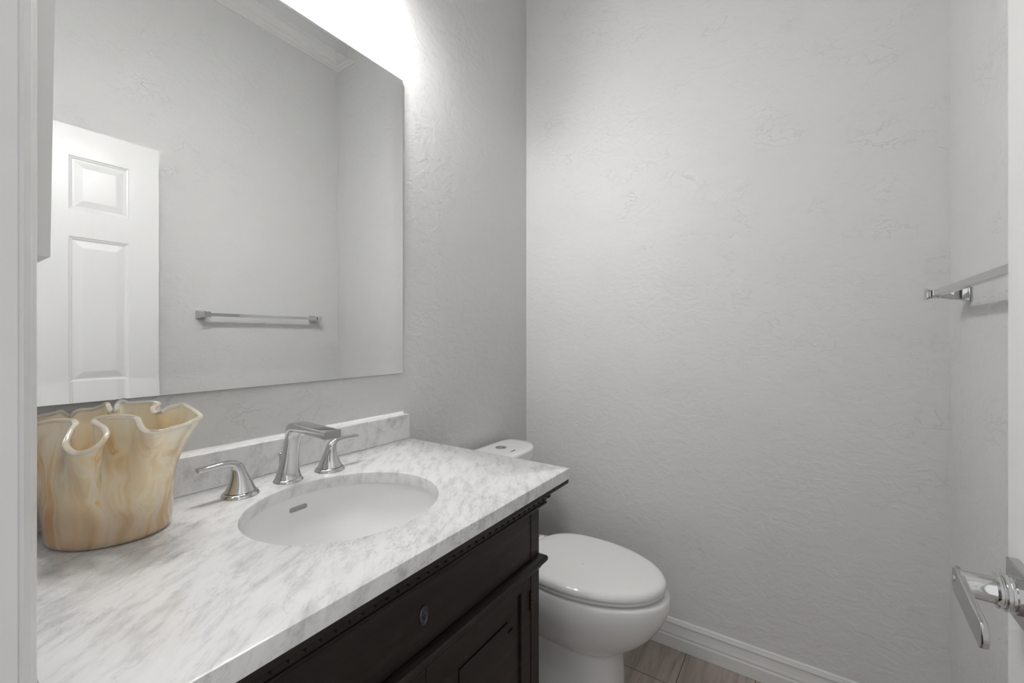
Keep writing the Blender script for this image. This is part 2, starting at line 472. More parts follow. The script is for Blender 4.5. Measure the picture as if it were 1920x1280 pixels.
def lever_set(face_x, s):
    """rose plate, collar, neck and flat lever on one face; s = outward direction"""
    cy, cz = 0.674, 0.936
    bm = bmesh.new()
    xa, xb = sorted((face_x, face_x+s*0.010))
    box(bm, xa, xb, cy-0.029, cy+0.029, cz-0.029, cz+0.029)
    rose = obj('door_handle', bm, M_chrome_dull, door, bevel=0.0012)
    rose['label'] = 'chrome lever handle with square rose'
    bm = bmesh.new()
    lathe(bm, [(0.0200, 0), (0.0200, s*0.003), (0.0175, s*0.0035), (0.0175, s*0.006), (0.0192, s*0.007), (0.0192, s*0.010), (0.0165, s*0.011),
               (0.0165, s*0.012), (0.0178, s*0.013), (0.0178, s*0.015), (0.0142, s*0.0165), (0.0136, s*0.019), (0.0132, s*0.043)],
          (face_x+s*0.010, cy, cz), 40, 'x')
    obj('neck', bm, M_chrome, rose, smooth=True, sharp=35)
    bm = bmesh.new()
    xo = face_x+s*0.050
    # flat lever: plate standing on edge, rounded at the pivot, scooped at the free end
    pts = []
    for k in range(9):
        t = math.radians(-60+120*k/8)
        pts.append((cy+0.0035+0.0120*math.cos(t), cz-0.0005+0.0158*math.sin(t)/math.sin(math.radians(60))*0.93))
    pts += [(cy-0.0790, cz-0.0025), (cy-0.0840, cz-0.0100), (cy-0.0850, cz-0.0180), (cy-0.0820, cz-0.0250), (cy-0.0760, cz-0.0290)]
    xs_ = (xo, xo+s*0.006)
    rings(bm, [[(x, y, z) for y, z in pts] for x in xs_])
    obj('lever', bm, M_chrome_dull, rose, bevel=0.0012)
    bm = bmesh.new()
    lathe(bm, [(0.0045, 0), (0.0045, s*0.0006), (0.0038, s*0.0008)], (xo+s*0.006, cy+0.008, cz+0.001), 20, 'x')
    obj('release_button', bm, M_chrome, rose, smooth=True)
lever_set(DX0, -1)
lever_set(DX1, 1)
bm = bmesh.new(); box(bm, DX0+0.006, DX1-0.006, DY1, DY1+0.0012, 0.90, 0.975)
obj('latch_plate', bm, M_chrome_dull, door)
for z in (0.25, 1.05, 1.82):
    bm = bmesh.new(); lathe(bm, [(0.0055, 0), (0.0055, 0.089)], (DX1-0.002+0.006, DY0-0.003, z), 14)
    obj('hinge', bm, M_chrome_dull, door, smooth=True)

# ------------------------------------------------------------------ mirror with bevelled border
MX = WL+0.010
mir = empty('wall_mirror', (MX, 0.536, 1.091))
tag(mir, 'large frameless rectangular mirror hanging over the marble vanity top', 'mirror')
mir['_w'] = [MX, 0.536, 1.091]
y0, y1, z0, z1 = 0.104, 0.968, 1.0905, 2.051
bw = 0.038
def face_ring(s, d): return [(MX+d, y0+s, z0+s), (MX+d, y1-s, z0+s), (MX+d, y1-s, z1-s), (MX+d, y0+s, z1-s)]
bm = bmesh.new()
rings(bm, [face_ring(0, bw*math.tan(math.radians(2.8))), face_ring(bw, 0)], cap0=False, cap1=False)
obj('bevelled_border', bm, M_mirror, mir)
bm = bmesh.new()
bm.faces.new([bm.verts.new(p) for p in face_ring(bw, 0)])
obj('mirror_glass', bm, M_mirror, mir)
bm = bmesh.new()
rings(bm, [face_ring(0, -0.0045), face_ring(-0.0006, -0.004), face_ring(-0.0006, 0.0008), face_ring(0, 0.00095)], cap0=True, cap1=False)
obj('backing', bm, M_mirror_back, mir)
mir.rotation_euler = (0, 0, math.radians(0.62))

# ------------------------------------------------------------------ vanity light above the mirror (out of the photo's frame)
lt = empty('vanity_light', (WL, 0.536, 2.30))
tag(lt, 'chrome three-lamp vanity light on the wall above the mirror', 'light fixture')
bm = boxbm(WL, WL+0.022, 0.386, 0.686, 2.345, 2.435)
obj('backplate', bm, M_chrome, lt, bevel=0.004)
bm = bmesh.new()
lathe(bm, [(0.010, 0), (0.010, 0.52)], (WL+0.055, 0.276, 2.39), 20, 'y')
obj('crossbar', bm, M_chrome, lt, smooth=True)
bm = boxbm(WL+0.020, WL+0.050, 0.516, 0.556, 2.375, 2.405)
obj('bracket', bm, M_chrome, lt, bevel=0.003)
for yy in (0.316, 0.536, 0.756):
    bm = bmesh.new()
    sweep(bm, smooth_path([(WL+0.055, 2.39, 0.007, 0.007, 2.0), (WL+0.085, 2.395, 0.007, 0.007, 2.0), (WL+0.108, 2.38, 0.007, 0.007, 2.0), (WL+0.112, 2.350, 0.007, 0.007, 2.0)], 5), 16, 'xz', yy)
    obj('arm', bm, M_chrome, lt, smooth=True)
    bm = bmesh.new()
    lathe(bm, [(0.018, 0), (0.024, -0.012), (0.027, -0.028), (0.018, -0.028)], (WL+0.112, yy, 2.352), 28)
    obj('socket_cup', bm, M_chrome, lt, smooth=True)
    bm = bmesh.new()
    lathe(bm, [(0.0405, 0.0), (0.0420, -0.010), (0.0415, -0.045), (0.0395, -0.085), (0.0375, -0.0850), (0.0360, -0.060)], (WL+0.112, yy, 2.325), 36)
    obj('lamp_glass', bm, M_shade, lt, smooth=True)
    bm = bmesh.new()
    lathe(bm, [(0.010, 0.030), (0.022, 0.020), (0.0285, 0.0), (0.0265, -0.012), (0.0200, -0.0215), (0.0100, -0.0275), (0.0020, -0.029)], (WL+0.112, yy, 2.235), 28)
    obj('bulb', bm, M_bulb, lt, smooth=True)
    bm = bmesh.new()
    lathe(bm, [(0.018, 0.004), (0.046, 0.003), (0.048, 0.0), (0.048, -0.014), (0.0435, -0.014), (0.0435, -0.001), (0.018, -0.001)], (WL+0.112, yy, 2.3265), 36)
    obj('glass_holder', bm, M_chrome, lt, smooth=True, sharp=35)

# ------------------------------------------------------------------ vanity cabinet
BX, BY0, BY1 = -0.540, 0.149, 0.924
van = empty('vanity_cabinet', (-0.81, 0.536, 0))
tag(van, 'dark stained wood vanity cabinet with dentil moulding under the marble top', 'cabinet')
bm = bmesh.new()
# carcass shell (open top so that the basin hangs inside)
box(bm, WL+0.012, BX-0.022, BY0, BY0+0.018, 0.0, 0.838)
box(bm, WL+0.012, BX-0.022, BY1-0.018, BY1, 0.0, 0.838)
box(bm, WL+0.012, WL+0.020, BY0+0.018, BY1-0.018, 0.08, 0.70)
box(bm, WL+0.020, BX-0.022, BY0+0.018, BY1-0.018, 0.08, 0.098)
# face frame: posts, rails
box(bm, BX-0.022, BX, BY0, BY0+0.037, 0.0, 0.80)
box(bm, BX-0.022, BX, BY1-0.037, BY1, 0.0, 0.80)
box(bm, BX-0.022, BX, BY0+0.037, BY1-0.037, 0.788, 0.802)
box(bm, BX-0.022, BX-0.0005, BY0+0.037, BY1-0.037, 0.640, 0.664)
box(bm, BX-0.022, BX, BY0+0.037, BY1-0.037, 0.0, 0.085)
obj('carcass', bm, M_wood, van, bevel=0.001)
# thin board directly under the slab
bm = bmesh.new()
def frame_rect(bm, x0, x1, y0, y1, z0, z1, w):
    box(bm, x1-w, x1, y0, y1, z0, z1); box(bm, x0, x1-w, y0, y0+w, z0, z1); box(bm, x0, x1-w, y1-w, y1, z0, z1)
frame_rect(bm, WL+0.004, -0.487, 0.090, 0.983, 0.8385, 0.8505, 0.080)
obj('top_board', bm, M_wood, van, bevel=0.002)
# cornice: bead and cove running around front and both sides
def cornice(name, prof):
    bm = bmesh.new()
    def loop(p, z): return [(WL+0.006, BY0-p, z), (BX+p, BY0-p, z), (BX+p, BY1+p, z), (WL+0.006, BY1+p, z)]
    inner = -0.004
    pts = [(inner, prof[0][1])] + prof + [(inner, prof[-1][1])]
    V = [[bm.verts.new(q) for q in loop(p, z)] for p, z in pts]
    for a, b2 in zip(V, V[1:]+V[:1]):
        for i in range(3): bm.faces.new((a[i], a[i+1], b2[i+1], b2[i]))
    bm.faces.new([v[0] for v in V]); bm.faces.new([v[3] for v in V][::-1])
    return obj(name, bm, M_wood, van)
cornice('bead_moulding', [(0.024, 0.8384), (0.0265, 0.836), (0.0275, 0.833), (0.0265, 0.830), (0.023, 0.8285)])
cornice('cove_moulding', [(0.0125, 0.8284), (0.0125, 0.7995), (0.0145, 0.7985), (0.0145, 0.7945), (0.012, 0.7915), (0.006, 0.7885), (0.002, 0.7845)])
bm = bmesh.new()
k = 0
y = BY0-0.018
while y < BY1+0.019:
    box(bm, BX+0.0120, BX+0.0215, y, min(y+0.0128, BY1+0.021), 0.8085, 0.8284)
    y += 0.0217
x = BX-0.010
while x > WL+0.03:
    box(bm, x, x+0.0145, BY1+0.0120, BY1+0.0215, 0.8085, 0.8284)
    box(bm, x, x+0.0145, BY0-0.0215, BY0-0.0120, 0.8085, 0.8284)
    x -= 0.0217
obj('dentil_moulding', bm, M_wood, van, bevel=0.0006, bseg=1)
# waist moulding
cornice('waist_moulding', [(0.000, 0.668), (0.006, 0.667), (0.0135, 0.664), (0.0165, 0.659), (0.0165, 0.653), (0.0135, 0.648), (0.0085, 0.645), (0.006, 0.640), (0.003, 0.635), (0.000, 0.633)])
# plinth
cornice('plinth', [(0.004, 0.0), (0.012, 0.001), (0.012, 0.060), (0.008, 0.070), (0.003, 0.076)])
# frieze drawer
bm = boxbm(BX-0.020, BX-0.0015, BY0+0.0385, BY1-0.0385, 0.6695, 0.7865)
dr = obj('drawer', bm, M_wood, van, bevel=0.0015)
# oval escutcheon with a raised rim and cutwork
bm = bmesh.new()
cyE, czE = 0.5305, 0.727
rr = []
for (a, bb, d) in ((0.0098, 0.0165, 0.0), (0.0098, 0.0165, 0.0016), (0.0090, 0.0157, 0.0026), (0.0078, 0.0142, 0.0024), (0.0072, 0.0134, 0.0012), (0.0001, 0.0001, 0.0012)):
    rr.append([(BX-0.0015+d, cyE+a*math.cos(2*math.pi*i/32), czE+bb*math.sin(2*math.pi*i/32)) for i in range(32)])
rings(bm, rr)
for i in range(8):
    a = 2*math.pi*i/8+0.39
    lathe(bm, [(0.0014, 0), (0.0014, 0.0009), (0.0008, 0.0014)], (BX-0.0004, cyE+0.0052*math.cos(a), czE+0.0100*math.sin(a)), 10, 'x')
lathe(bm, [(0.0026, 0), (0.0026, 0.0012), (0.0018, 0.0018)], (BX-0.0004, cyE, czE+0.0025), 14, 'x')
es = obj('escutcheon', bm, M_iron, dr, smooth=True)
es['label'] = 'pewter oval keyhole plate'
bm = bmesh.new()
box(bm, BX+0.0004, BX+0.0018, cyE-0.0008, cyE+0.0008, czE-0.008, czE+0.001)
lathe(bm, [(0.0015, 0), (0.0015, 0.0016)], (BX+0.0006, cyE, czE+0.0025), 12, 'x')
obj('keyhole', bm, M_dark, dr)
# doors with recessed field and raised panel with notched corners
def cab_door(ya, yb, hinge_right):
    za, zb = 0.088, 0.6385
    bm = bmesh.new()
    s = 0.0405
    us = [ya, ya+s, yb-s, yb]; vs = [za, za+s, zb-0.0285, zb]
    rg = [(0, 0), (0.0005, 0.0115), (0.0026, 0.0125)]
    panel_face(bm, lambda u, v, d: (BX-0.0015-d, u, v), us, vs, {(1, 1)}, rg)
    r0 = [(BX-0.0015, ya, za), (BX-0.0015, yb, za), (BX-0.0015, yb, zb), (BX-0.0015, ya, zb)]
    r1 = [(BX-0.020, y, z) for _, y, z in r0]
    rings(bm, [r0, r1], cap0=False)
    d = obj('door', bm, M_wood, van)
    # raised panel
    def outline(k):
        a0, a1 = ya+s+0.030+k, yb-s-0.030-k
        b0, b1 = za+s+0.030+k, zb-0.0285-0.042-k
        n, q = 0.024, 0.020
        return [(a0, b0+n), (a0+q, b0+n), (a0+q, b0), (a1-q, b0), (a1-q, b0+n), (a1, b0+n), (a1, b1-n), (a1-q, b1-n), (a1-q, b1), (a0+q, b1), (a0+q, b1-n), (a0, b1-n)]
    bm = bmesh.new()
    o0 = outline(0)
    ra0, ra1, rb0, rb1 = ya+s+0.0028, yb-s-0.0028, za+s+0.0028, zb-0.0285-0.0028
    rect12 = [(ra0, o0[0][1]), (ra0, rb0), (o0[2][0], rb0), (o0[3][0], rb0), (ra1, rb0), (ra1, o0[5][1]), (ra1, o0[6][1]), (ra1, rb1), (o0[8][0], rb1), (o0[9][0], rb1), (ra0, rb1), (ra0, o0[11][1])]
    rings(bm, [[(BX-0.0070, u, v) for u, v in rect12], [(BX-0.0070, u, v) for u, v in outline(-0.0012)], [(BX-0.0125, u, v) for u, v in outline(-0.0006)],
               [(BX-0.0125, u, v) for u, v in outline(0.0018)], [(BX-0.0050, u, v) for u, v in outline(0.0022)], [(BX-0.0035, u, v) for u, v in outline(0.0038)]], cap0=False)
    obj('raised_panel', bm, M_wood, d)
    yh = yb+0.0008 if hinge_right else ya-0.0008
    for zz in (0.545, 0.14):
        bm = bmesh.new()
        prof = []
        for i in range(5):
            h0 = i*0.0098
            prof += [(0.0022, h0), (0.0036, h0+0.0006), (0.0036, h0+0.0088), (0.0022, h0+0.0094)]
        lathe(bm, prof, (BX+0.0022, yh, zz), 12)
        obj('hinge', bm, M_hinge, d, smooth=True)['label'] = 'aged brass hinge'
ym = (BY0+BY1)/2
cab_door(BY0+0.0385, ym-0.0012, False)
cab_door(ym+0.0012, BY1-0.0385, True)

# ------------------------------------------------------------------ marble countertop with oval cut-out, backsplash
SX, SY, SA, SB = -0.764, 0.5365, 0.1757, 0.1890
X0, X1, Y0, Y1 = WL+0.0005, -0.4855, 0.0875, 0.9865
top = empty('countertop', (-0.79, 0.536, CZ-0.026))
tag(top, 'grey veined white marble countertop with backsplash around the oval sink', 'countertop')
angs = sorted([2*math.pi*k/120 for k in range(120)] + [math.atan2(cy-SY, cx-SX) % (2*math.pi) for cx in (X0, X1) for cy in (Y0, Y1)])
def ell(k, z): return [(SX+(SA+k)*math.cos(a), SY+(SB+k)*math.sin(a), z) for a in angs]
def rect(k, z):
    r = []
    for a in angs:
        c, s = math.cos(a), math.sin(a)
        tx = ((X1-SX) if c > 0 else (X0-SX))/c if abs(c) > 1e-9 else 1e9
        ty = ((Y1-SY) if s > 0 else (Y0-SY))/s if abs(s) > 1e-9 else 1e9
        t = min(tx, ty)
        x, y = SX+c*t, SY+s*t
        x = min(max(x, X0+k), X1-k); y = min(max(y, Y0+k), Y1-k)
        r.append((x, y, z))
    return r
bm = bmesh.new()
zb = CZ-0.0260
R_ = [ell(0.0, zb), ell(0.0, CZ-0.0028), ell(0.0009, CZ-0.0009), ell(0.0028, CZ), rect(0.0028, CZ), rect(0.0009, CZ-0.0009), rect(0, CZ-0.0028), rect(0, zb)]
V = [[bm.verts.new(p) for p in r] for r in R_]
n = len(angs)
for a, b2 in zip(V, V[1:]+V[:1]):
    for i in range(n):
        j = (i+1) % n
        try: bm.faces.new((a[i], a[j], b2[j], b2[i]))
        except ValueError: pass
obj('slab', bm, M_marble, top, smooth=True, sharp=30)
bm = boxbm(X0, WL+0.0205, Y0, Y1+0.0005, CZ+0.0002, CZ+0.0795)
obj('backsplash', bm, M_marble, top, bevel=0.0015)
bm = bmesh.new()  # white strip imitating light thrown on the wall by the polished backsplash top
rings(bm, [[(WL+0.0002, yy, CZ+0.0793), (WL+0.0065, yy, CZ+0.0793), (WL+0.0045, yy, CZ+0.0830), (WL+0.0018, yy, CZ+0.0865), (WL+0.0002, yy, CZ+0.0880)] for yy in (Y0, Y1-0.012)])
obj('caustic_strip', bm, M_caustic, top)['label'] = 'white strip standing in for light reflected along the backsplash top'

# ------------------------------------------------------------------ sink
sink = empty('undermount_sink', (SX, SY, 0.70))
tag(sink, 'white oval undermount sink set in the marble countertop', 'sink')
DEP = 0.150
def basin_r(d): return max(1-(d/DEP)**2.6, 0.0)**(1/2.6)
bm = bmesh.new()
ZR = zb-0.0004
rr = [[(SX+(SA+0.030)*math.cos(t), SY+(SB+0.030)*math.sin(t), ZR) for t in [2*math.pi*i/96 for i in range(96)]]]
def br(k, z, e=0.0045): return [(SX+(SA+e)*k*math.cos(t), SY+(SB+e)*k*math.sin(t), z) for t in [2*math.pi*i/96 for i in range(96)]]
for d in (0.0, 0.002, 0.01, 0.025, 0.04, 0.055, 0.07, 0.085, 0.098, 0.110, 0.120, 0.128, 0.135, 0.140, 0.144, 0.1470):
    rr.append(br(basin_r(d), ZR-d))
rr.append(br(0.12, ZR-0.1490))
outer = [br(0.12, ZR-0.158)] + [[(SX+(SA+0.012)*basin_r(d)*math.cos(t), SY+(SB+0.012)*basin_r(d)*math.sin(t), ZR-0.009-d) for t in [2*math.pi*i/96 for i in range(96)]] for d in (0.144, 0.135, 0.12, 0.10, 0.07, 0.04, 0.0)]
outer.append([(SX+(SA+0.030)*math.cos(t), SY+(SB+0.030)*math.sin(t), ZR-0.009) for t in [2*math.pi*i/96 for i in range(96)]])
rr = rr + outer
Vv = [[bm.verts.new(p) for p in r] for r in rr]
for a, b2 in zip(Vv, Vv[1:]+Vv[:1]):
    for i in range(96):
        j = (i+1) % 96
        bm.faces.new((a[i], a[j], b2[j], b2[i]))
obj('basin', bm, M_sink, sink, smooth=True, sharp=50)
bm = bmesh.new()
lathe(bm, [(0.0225, -0.160), (0.0225, -0.1490), (0.0205, -0.1460), (0.018, -0.1470), (0.017, -0.1485), (0.004, -0.1480)], (SX, SY, ZR), 32)
obj('drain', bm, M_chrome, sink, smooth=True)

# overflow slot on the rear wall of the basin
def ray(px, py):
    a = math.radians(YAW); u = (px-960)/803.3; v = (632-py)/803.3
    return Vector((-math.sin(a)+u*math.cos(a), math.cos(a)+u*math.sin(a), v))
# position of the slot on the porcelain: angle phi around the basin and depth d below the rim
def basin_pt(phi, d, off=0.0):
    k = basin_r(d)
    p = Vector((SX+(SA+0.0045)*k*math.cos(phi), SY+(SB+0.0045)*k*math.sin(phi), ZR-d))
    nrm = Vector((-math.cos(phi), -math.sin(phi), 0.25+d*2)).normalized()
    return p+nrm*off
OPHI, OD = math.radians(180.5), 0.0285
def slot(name, hw, hh, off, mat, inner=None, deep=None):
    bm = bmesh.new()
    def outl(hw, hh, off):
        pts = []
        for k in range(28):
            t = 2*math.pi*k/28
            cx_ = (hw-hh)*(1 if math.cos(t) > 0 else -1)
            a, b2 = cx_+hh*math.cos(t), hh*math.sin(t)
            pts.append(basin_pt(OPHI-a/0.19, OD-b2, off))
        return pts
    if inner:
        rings(bm, [outl(hw, hh, 0.0003), outl(hw-0.0007, hh-0.0007, off), outl(inner[0], inner[1], off), outl(inner[0]-0.0003, inner[1]-0.0003, 0.0004)], cap0=False, cap1=False)
    else:
        rings(bm, [outl(hw, hh, off), outl(hw-0.0005, hh-0.0005, off+0.0001)], cap0=False)
    return obj(name, bm, mat, sink, smooth=True)
M_slot = new_mat('overflow_shadow', (0.33, 0.33, 0.33), 0.5)
slot('overflow_rim', 0.0225, 0.0072, 0.0010, M_sink, (0.0208, 0.0056))
slot('overflow_hole', 0.0208, 0.0056, 0.0004, M_slot)['label'] = 'dark overflow slot'

# ------------------------------------------------------------------ faucet: spout and two levers
fau = empty('faucet', (-0.985, 0.535, CZ))
tag(fau, 'chrome widespread faucet with angular spout and two lever handles behind the sink', 'faucet')
bm = bmesh.new()
sweep(bm, smooth_path([(-0.986, CZ+0.0065, 0.0275, 0.0275, 2.2), (-0.985, CZ+0.020, 0.0238, 0.0230, 2.3), (-0.980, CZ+0.045, 0.0190, 0.0180, 2.5), (-0.975, CZ+0.070, 0.0165, 0.0150, 2.8),
                       (-0.969, CZ+0.095, 0.0155, 0.0130, 3.2), (-0.964, CZ+0.114, 0.0165, 0.0115, 4.5), (-0.955, CZ+0.1270, 0.0175, 0.0105, 6), (-0.938, CZ+0.1305, 0.0182, 0.0090, 8),
                       (-0.905, CZ+0.1300, 0.0185, 0.0086, 9), (-0.865, CZ+0.1290, 0.0190, 0.0084, 9), (-0.8135, CZ+0.1275, 0.0195, 0.0082, 9)], 6), 48, 'xz', 0.536)
obj('spout', bm, M_chrome, fau, smooth=True, sharp=38)
bm = bmesh.new()
lathe(bm, [(0.0320, 0.0002), (0.0322, 0.0020), (0.0300, 0.0045), (0.0285, 0.0068), (0.0270, 0.0072)], (-0.986, 0.536, CZ), 48)
obj('spout_base', bm, M_chrome, fau, smooth=True, sharp=50)
bm = boxbm(-0.842, -0.826, 0.527, 0.545, CZ+0.1155, CZ+0.1220)
obj('aerator', bm, M_chrome_dull, fau, bevel=0.001)
bm = bmesh.new()
lathe(bm, [(0.0025, 0.0), (0.0025, 0.050), (0.0045, 0.052), (0.0045, 0.058), (0.002, 0.060)], (-1.022, 0.536, CZ), 14)
obj('lift_rod', bm, M_chrome, fau, smooth=True)
def handle(yc, s):
    bm = bmesh.new()
    P = [(0.000, 0.0095, 0.0290, 0.0290, 2), (0.000, 0.022, 0.0235, 0.0235, 2), (-0.001, 0.036, 0.0182, 0.0180, 2), (-0.003, 0.049, 0.0140, 0.0140, 2), (-0.006, 0.060, 0.0115, 0.0120, 2.2),
         (-0.0135, 0.0680, 0.0100, 0.0085, 2.6), (-0.026, 0.0712, 0.0090, 0.0068, 3.4), (-0.045, 0.0712, 0.0086, 0.0058, 3.6), (-0.064, 0.0705, 0.0090, 0.0052, 3.8), (-0.0780, 0.0708, 0.0094, 0.0044, 3.8)]
    P = [(yc+s*a, CZ+z, w, t, e) for a, z, w, t, e in P]
    sweep(bm, smooth_path(P, 5), 36, 'yz', -0.979)
    h = obj('handle', bm, M_chrome, fau, smooth=True, sharp=45)
    bm = bmesh.new()
    lathe(bm, [(0.0358, 0.0002), (0.0360, 0.0018), (0.0338, 0.0050), (0.0318, 0.0080), (0.0305, 0.0086)], (-0.979, yc, CZ), 48)
    obj('base_ring', bm, M_chrome, h, smooth=True, sharp=50)
    bm = bmesh.new()
    lathe(bm, [(0.0288, 0.0084), (0.0288, 0.0097)], (-0.979, yc, CZ), 40)
    obj('shadow_gap', bm, M_dark, h, smooth=True)
handle(0.430, 1)
handle(0.637, -1)

# ------------------------------------------------------------------ fused glass vase with ruffled rim
VC = Vector((-0.975, 0.225)); YR = math.radians(YAW)
FW = Vector((-math.sin(YR), math.cos(YR))); RT = Vector((math.cos(YR), math.sin(YR)))
# the ruffle of the lip: (lateral, depth, height) around the vase
RIM = [(-0.0948, -0.045, 0.1886), (-0.0644, -0.055, 0.1932), (-0.0385, -0.06, 0.1984), (-0.0089, -0.062, 0.1996), (0.0055, -0.068, 0.1975), (0.0093, -0.078, 0.1898), (0.0166, -0.092, 0.1786), (0.0234, -0.1, 0.1718), (0.0368, -0.108, 0.1661), (0.0506, -0.112, 0.1618), (0.0629, -0.112, 0.1618), (0.0732, -0.106, 0.1656), (0.0765, -0.094, 0.1735), (0.0724, -0.082, 0.1826), (0.0624, -0.074, 0.1898), (0.0484, -0.068, 0.1951), (0.0344, -0.062, 0.1988), (0.0354, -0.057, 0.2029), (0.0519, -0.054, 0.204), (0.0746, -0.054, 0.204), (0.0925, -0.058, 0.2022), (0.1054, -0.068, 0.1942), (0.1247, -0.08, 0.187), (0.1443, -0.084, 0.1855), (0.1539, -0.074, 0.1857), (0.1571, -0.055, 0.1873), (0.1571, -0.035, 0.1874), (0.1518, -0.015, 0.1886), (0.1506, 0.005, 0.1919), (0.136, 0.02, 0.1956), (0.1149, 0.032, 0.2029), (0.0936, 0.04, 0.2092), (0.0824, 0.036, 0.207), (0.0729, 0.03, 0.2051), (0.0648, 0.026, 0.1982), (0.0497, 0.034, 0.1968), (0.0357, 0.045, 0.2026), (0.034, 0.06, 0.207), (0.0145, 0.074, 0.2078), (-0.0144, 0.082, 0.2066), (-0.0407, 0.082, 0.2045), (-0.0531, 0.08, 0.2089), (-0.0568, 0.072, 0.2051), (-0.0487, 0.06, 0.1962), (-0.0498, 0.056, 0.1949), (-0.0613, 0.064, 0.2014), (-0.0776, 0.074, 0.2068), (-0.1035, 0.08, 0.2018), (-0.1227, 0.078, 0.1981), (-0.1357, 0.07, 0.1994), (-0.1332, 0.058, 0.1955), (-0.1245, 0.044, 0.1883), (-0.127, 0.04, 0.1948), (-0.1418, 0.044, 0.1999), (-0.157, 0.042, 0.1973), (-0.1655, 0.034, 0.1959), (-0.1671, 0.022, 0.1933), (-0.1523, 0.004, 0.1912), (-0.1251, -0.012, 0.1889), (-0.1129, -0.026, 0.1873)]
def closed_cr(P, k):
    out = []; n = len(P)
    for i in range(n):
        p0, p1, p2, p3 = P[i-1], P[i], P[(i+1) % n], P[(i+2) % n]
        for s in range(k):
            t = s/k
            out.append(tuple(0.5*((2*b)+(-a+c)*t+(2*a-5*b+4*c-d)*t*t+(-a+3*b-3*c+d)*t**3) for a, b, c, d in zip(p0, p1, p2, p3)))
    return out
rim = closed_cr(RIM, 5)
N = len(rim)
# base angle for each rim sample: the polar angle, heavily smoothed and monotone
raw = []
prev = None
for l, d, z in rim:
    a = math.atan2(d/0.11, l/0.155)
    if prev is not None:
        while a-prev > math.pi: a -= 2*math.pi
        while a-prev < -math.pi: a += 2*math.pi
    raw.append(a); prev = a
turn = 2*math.pi
dev = [raw[i]-turn*i/N for i in range(N)]
for _ in range(900):
    dev = [(dev[i-1]+2*dev[i]+dev[(i+1) % N])/4 for i in range(N)]
ang = [turn*i/N+dev[i] for i in range(N)]
def vase_pt(i, t):
    l, d, z = rim[i]
    if t < 0.06: fb = 0.90+0.10*math.sqrt(max(0, 1-(1-t/0.06)**2))
    else: fb = 1.0+0.05*min((t-0.06)/0.3, 1)
    bl, bd = 0.0865*fb*math.cos(ang[i]), 0.0735*fb*math.sin(ang[i])
    w = t**2.3
    L, D_ = bl*(1-w)+l*w, bd*(1-w)+d*w
    zz = z*t
    p = VC+RT*L+FW*D_
    x = p.x
    lim = WL+0.012
    if x < lim+0.02: x = lim+0.02*math.exp((x-lim-0.02)/0.02)   # stays clear of the wall
    return Vector((x, p.y, CZ+0.0006+zz))
vs_root = empty('art_glass_vase', (VC.x, VC.y, CZ))
tag(vs_root, 'amber and cream swirled glass vase with ruffled rim on the marble countertop', 'vase')
bm = bmesh.new()
T = [0, 0.008, 0.02, 0.04, 0.06] + [0.06+0.94*k/34 for k in range(1, 35)]
outer = [[vase_pt(i, t) for i in range(N)] for t in T]
TH = 0.0042
def inward(p, z0=None):
    q = Vector((VC.x, VC.y, p.z)); v = (q-p); l = v.length
    return p+v*(TH/l)
# inner skin: offset along the surface normal
def norm_at(k, i):
    a = outer[k][(i+1) % N]-outer[k][i-1]
    k0, k1 = max(k-1, 0), min(k+1, len(T)-1)
    b2 = outer[k1][i]-outer[k0][i]
    n_ = a.cross(b2)
    return n_.normalized() if n_.length > 1e-12 else Vector((1, 0, 0))
inner = []
for k in range(len(T)-1, 3, -1):
    inner.append([outer[k][i]-norm_at(k, i)*TH for i in range(N)])
allr = outer+inner
Vv = rings(bm, allr, cap0=True, cap1=True)
obj('vase_body', bm, M_vase, vs_root, smooth=True, sharp=75)
bm = bmesh.new()
cen = [(outer[-1][i]+inner[0][i])/2+Vector((0, 0, 0.0012)) for i in range(N)]
rr = []
for i in range(N):
    tan = (cen[(i+1) % N]-cen[i-1]).normalized()
    up = Vector((0, 0, 1)); sd = tan.cross(up).normalized(); up2 = sd.cross(tan)
    rr.append([cen[i]+sd*0.0042*math.cos(2*math.pi*k/10)+up2*0.0036*math.sin(2*math.pi*k/10) for k in range(10)])
rr.append(rr[0])
rings(bm, rr, cap0=False, cap1=False)
obj('clear_rim', bm, M_lip, vs_root, smooth=True, sharp=180)['label'] = 'clear glass lip'

# ------------------------------------------------------------------ toilet
TY = 1.364
toi = empty('toilet', (-0.72, TY, 0))
tag(toi, 'white two-piece toilet with closed elongated lid beside the dark vanity', 'toilet')
def egg(xb, xf, hw, z, xc=None, n=72, e=2.0, back=3.0):
    """plan outline: rounded front at xf, squarer back at xb"""
    if xc is None: xc = xb+(xf-xb)*0.48
    r = []
    for k in range(n):
        t = 2*math.pi*k/n
        c, s = math.cos(t), math.sin(t)
        if c >= 0:
            x = xc+(xf-xc)*abs(c)**(2/e); y = hw*math.copysign(abs(s)**(2/e), s)
        else:
            x = xc-(xc-xb)*abs(c)**(2/back); y = hw*math.copysign(abs(s)**(2/back), s)
        r.append((x, TY+y, z))
    return r
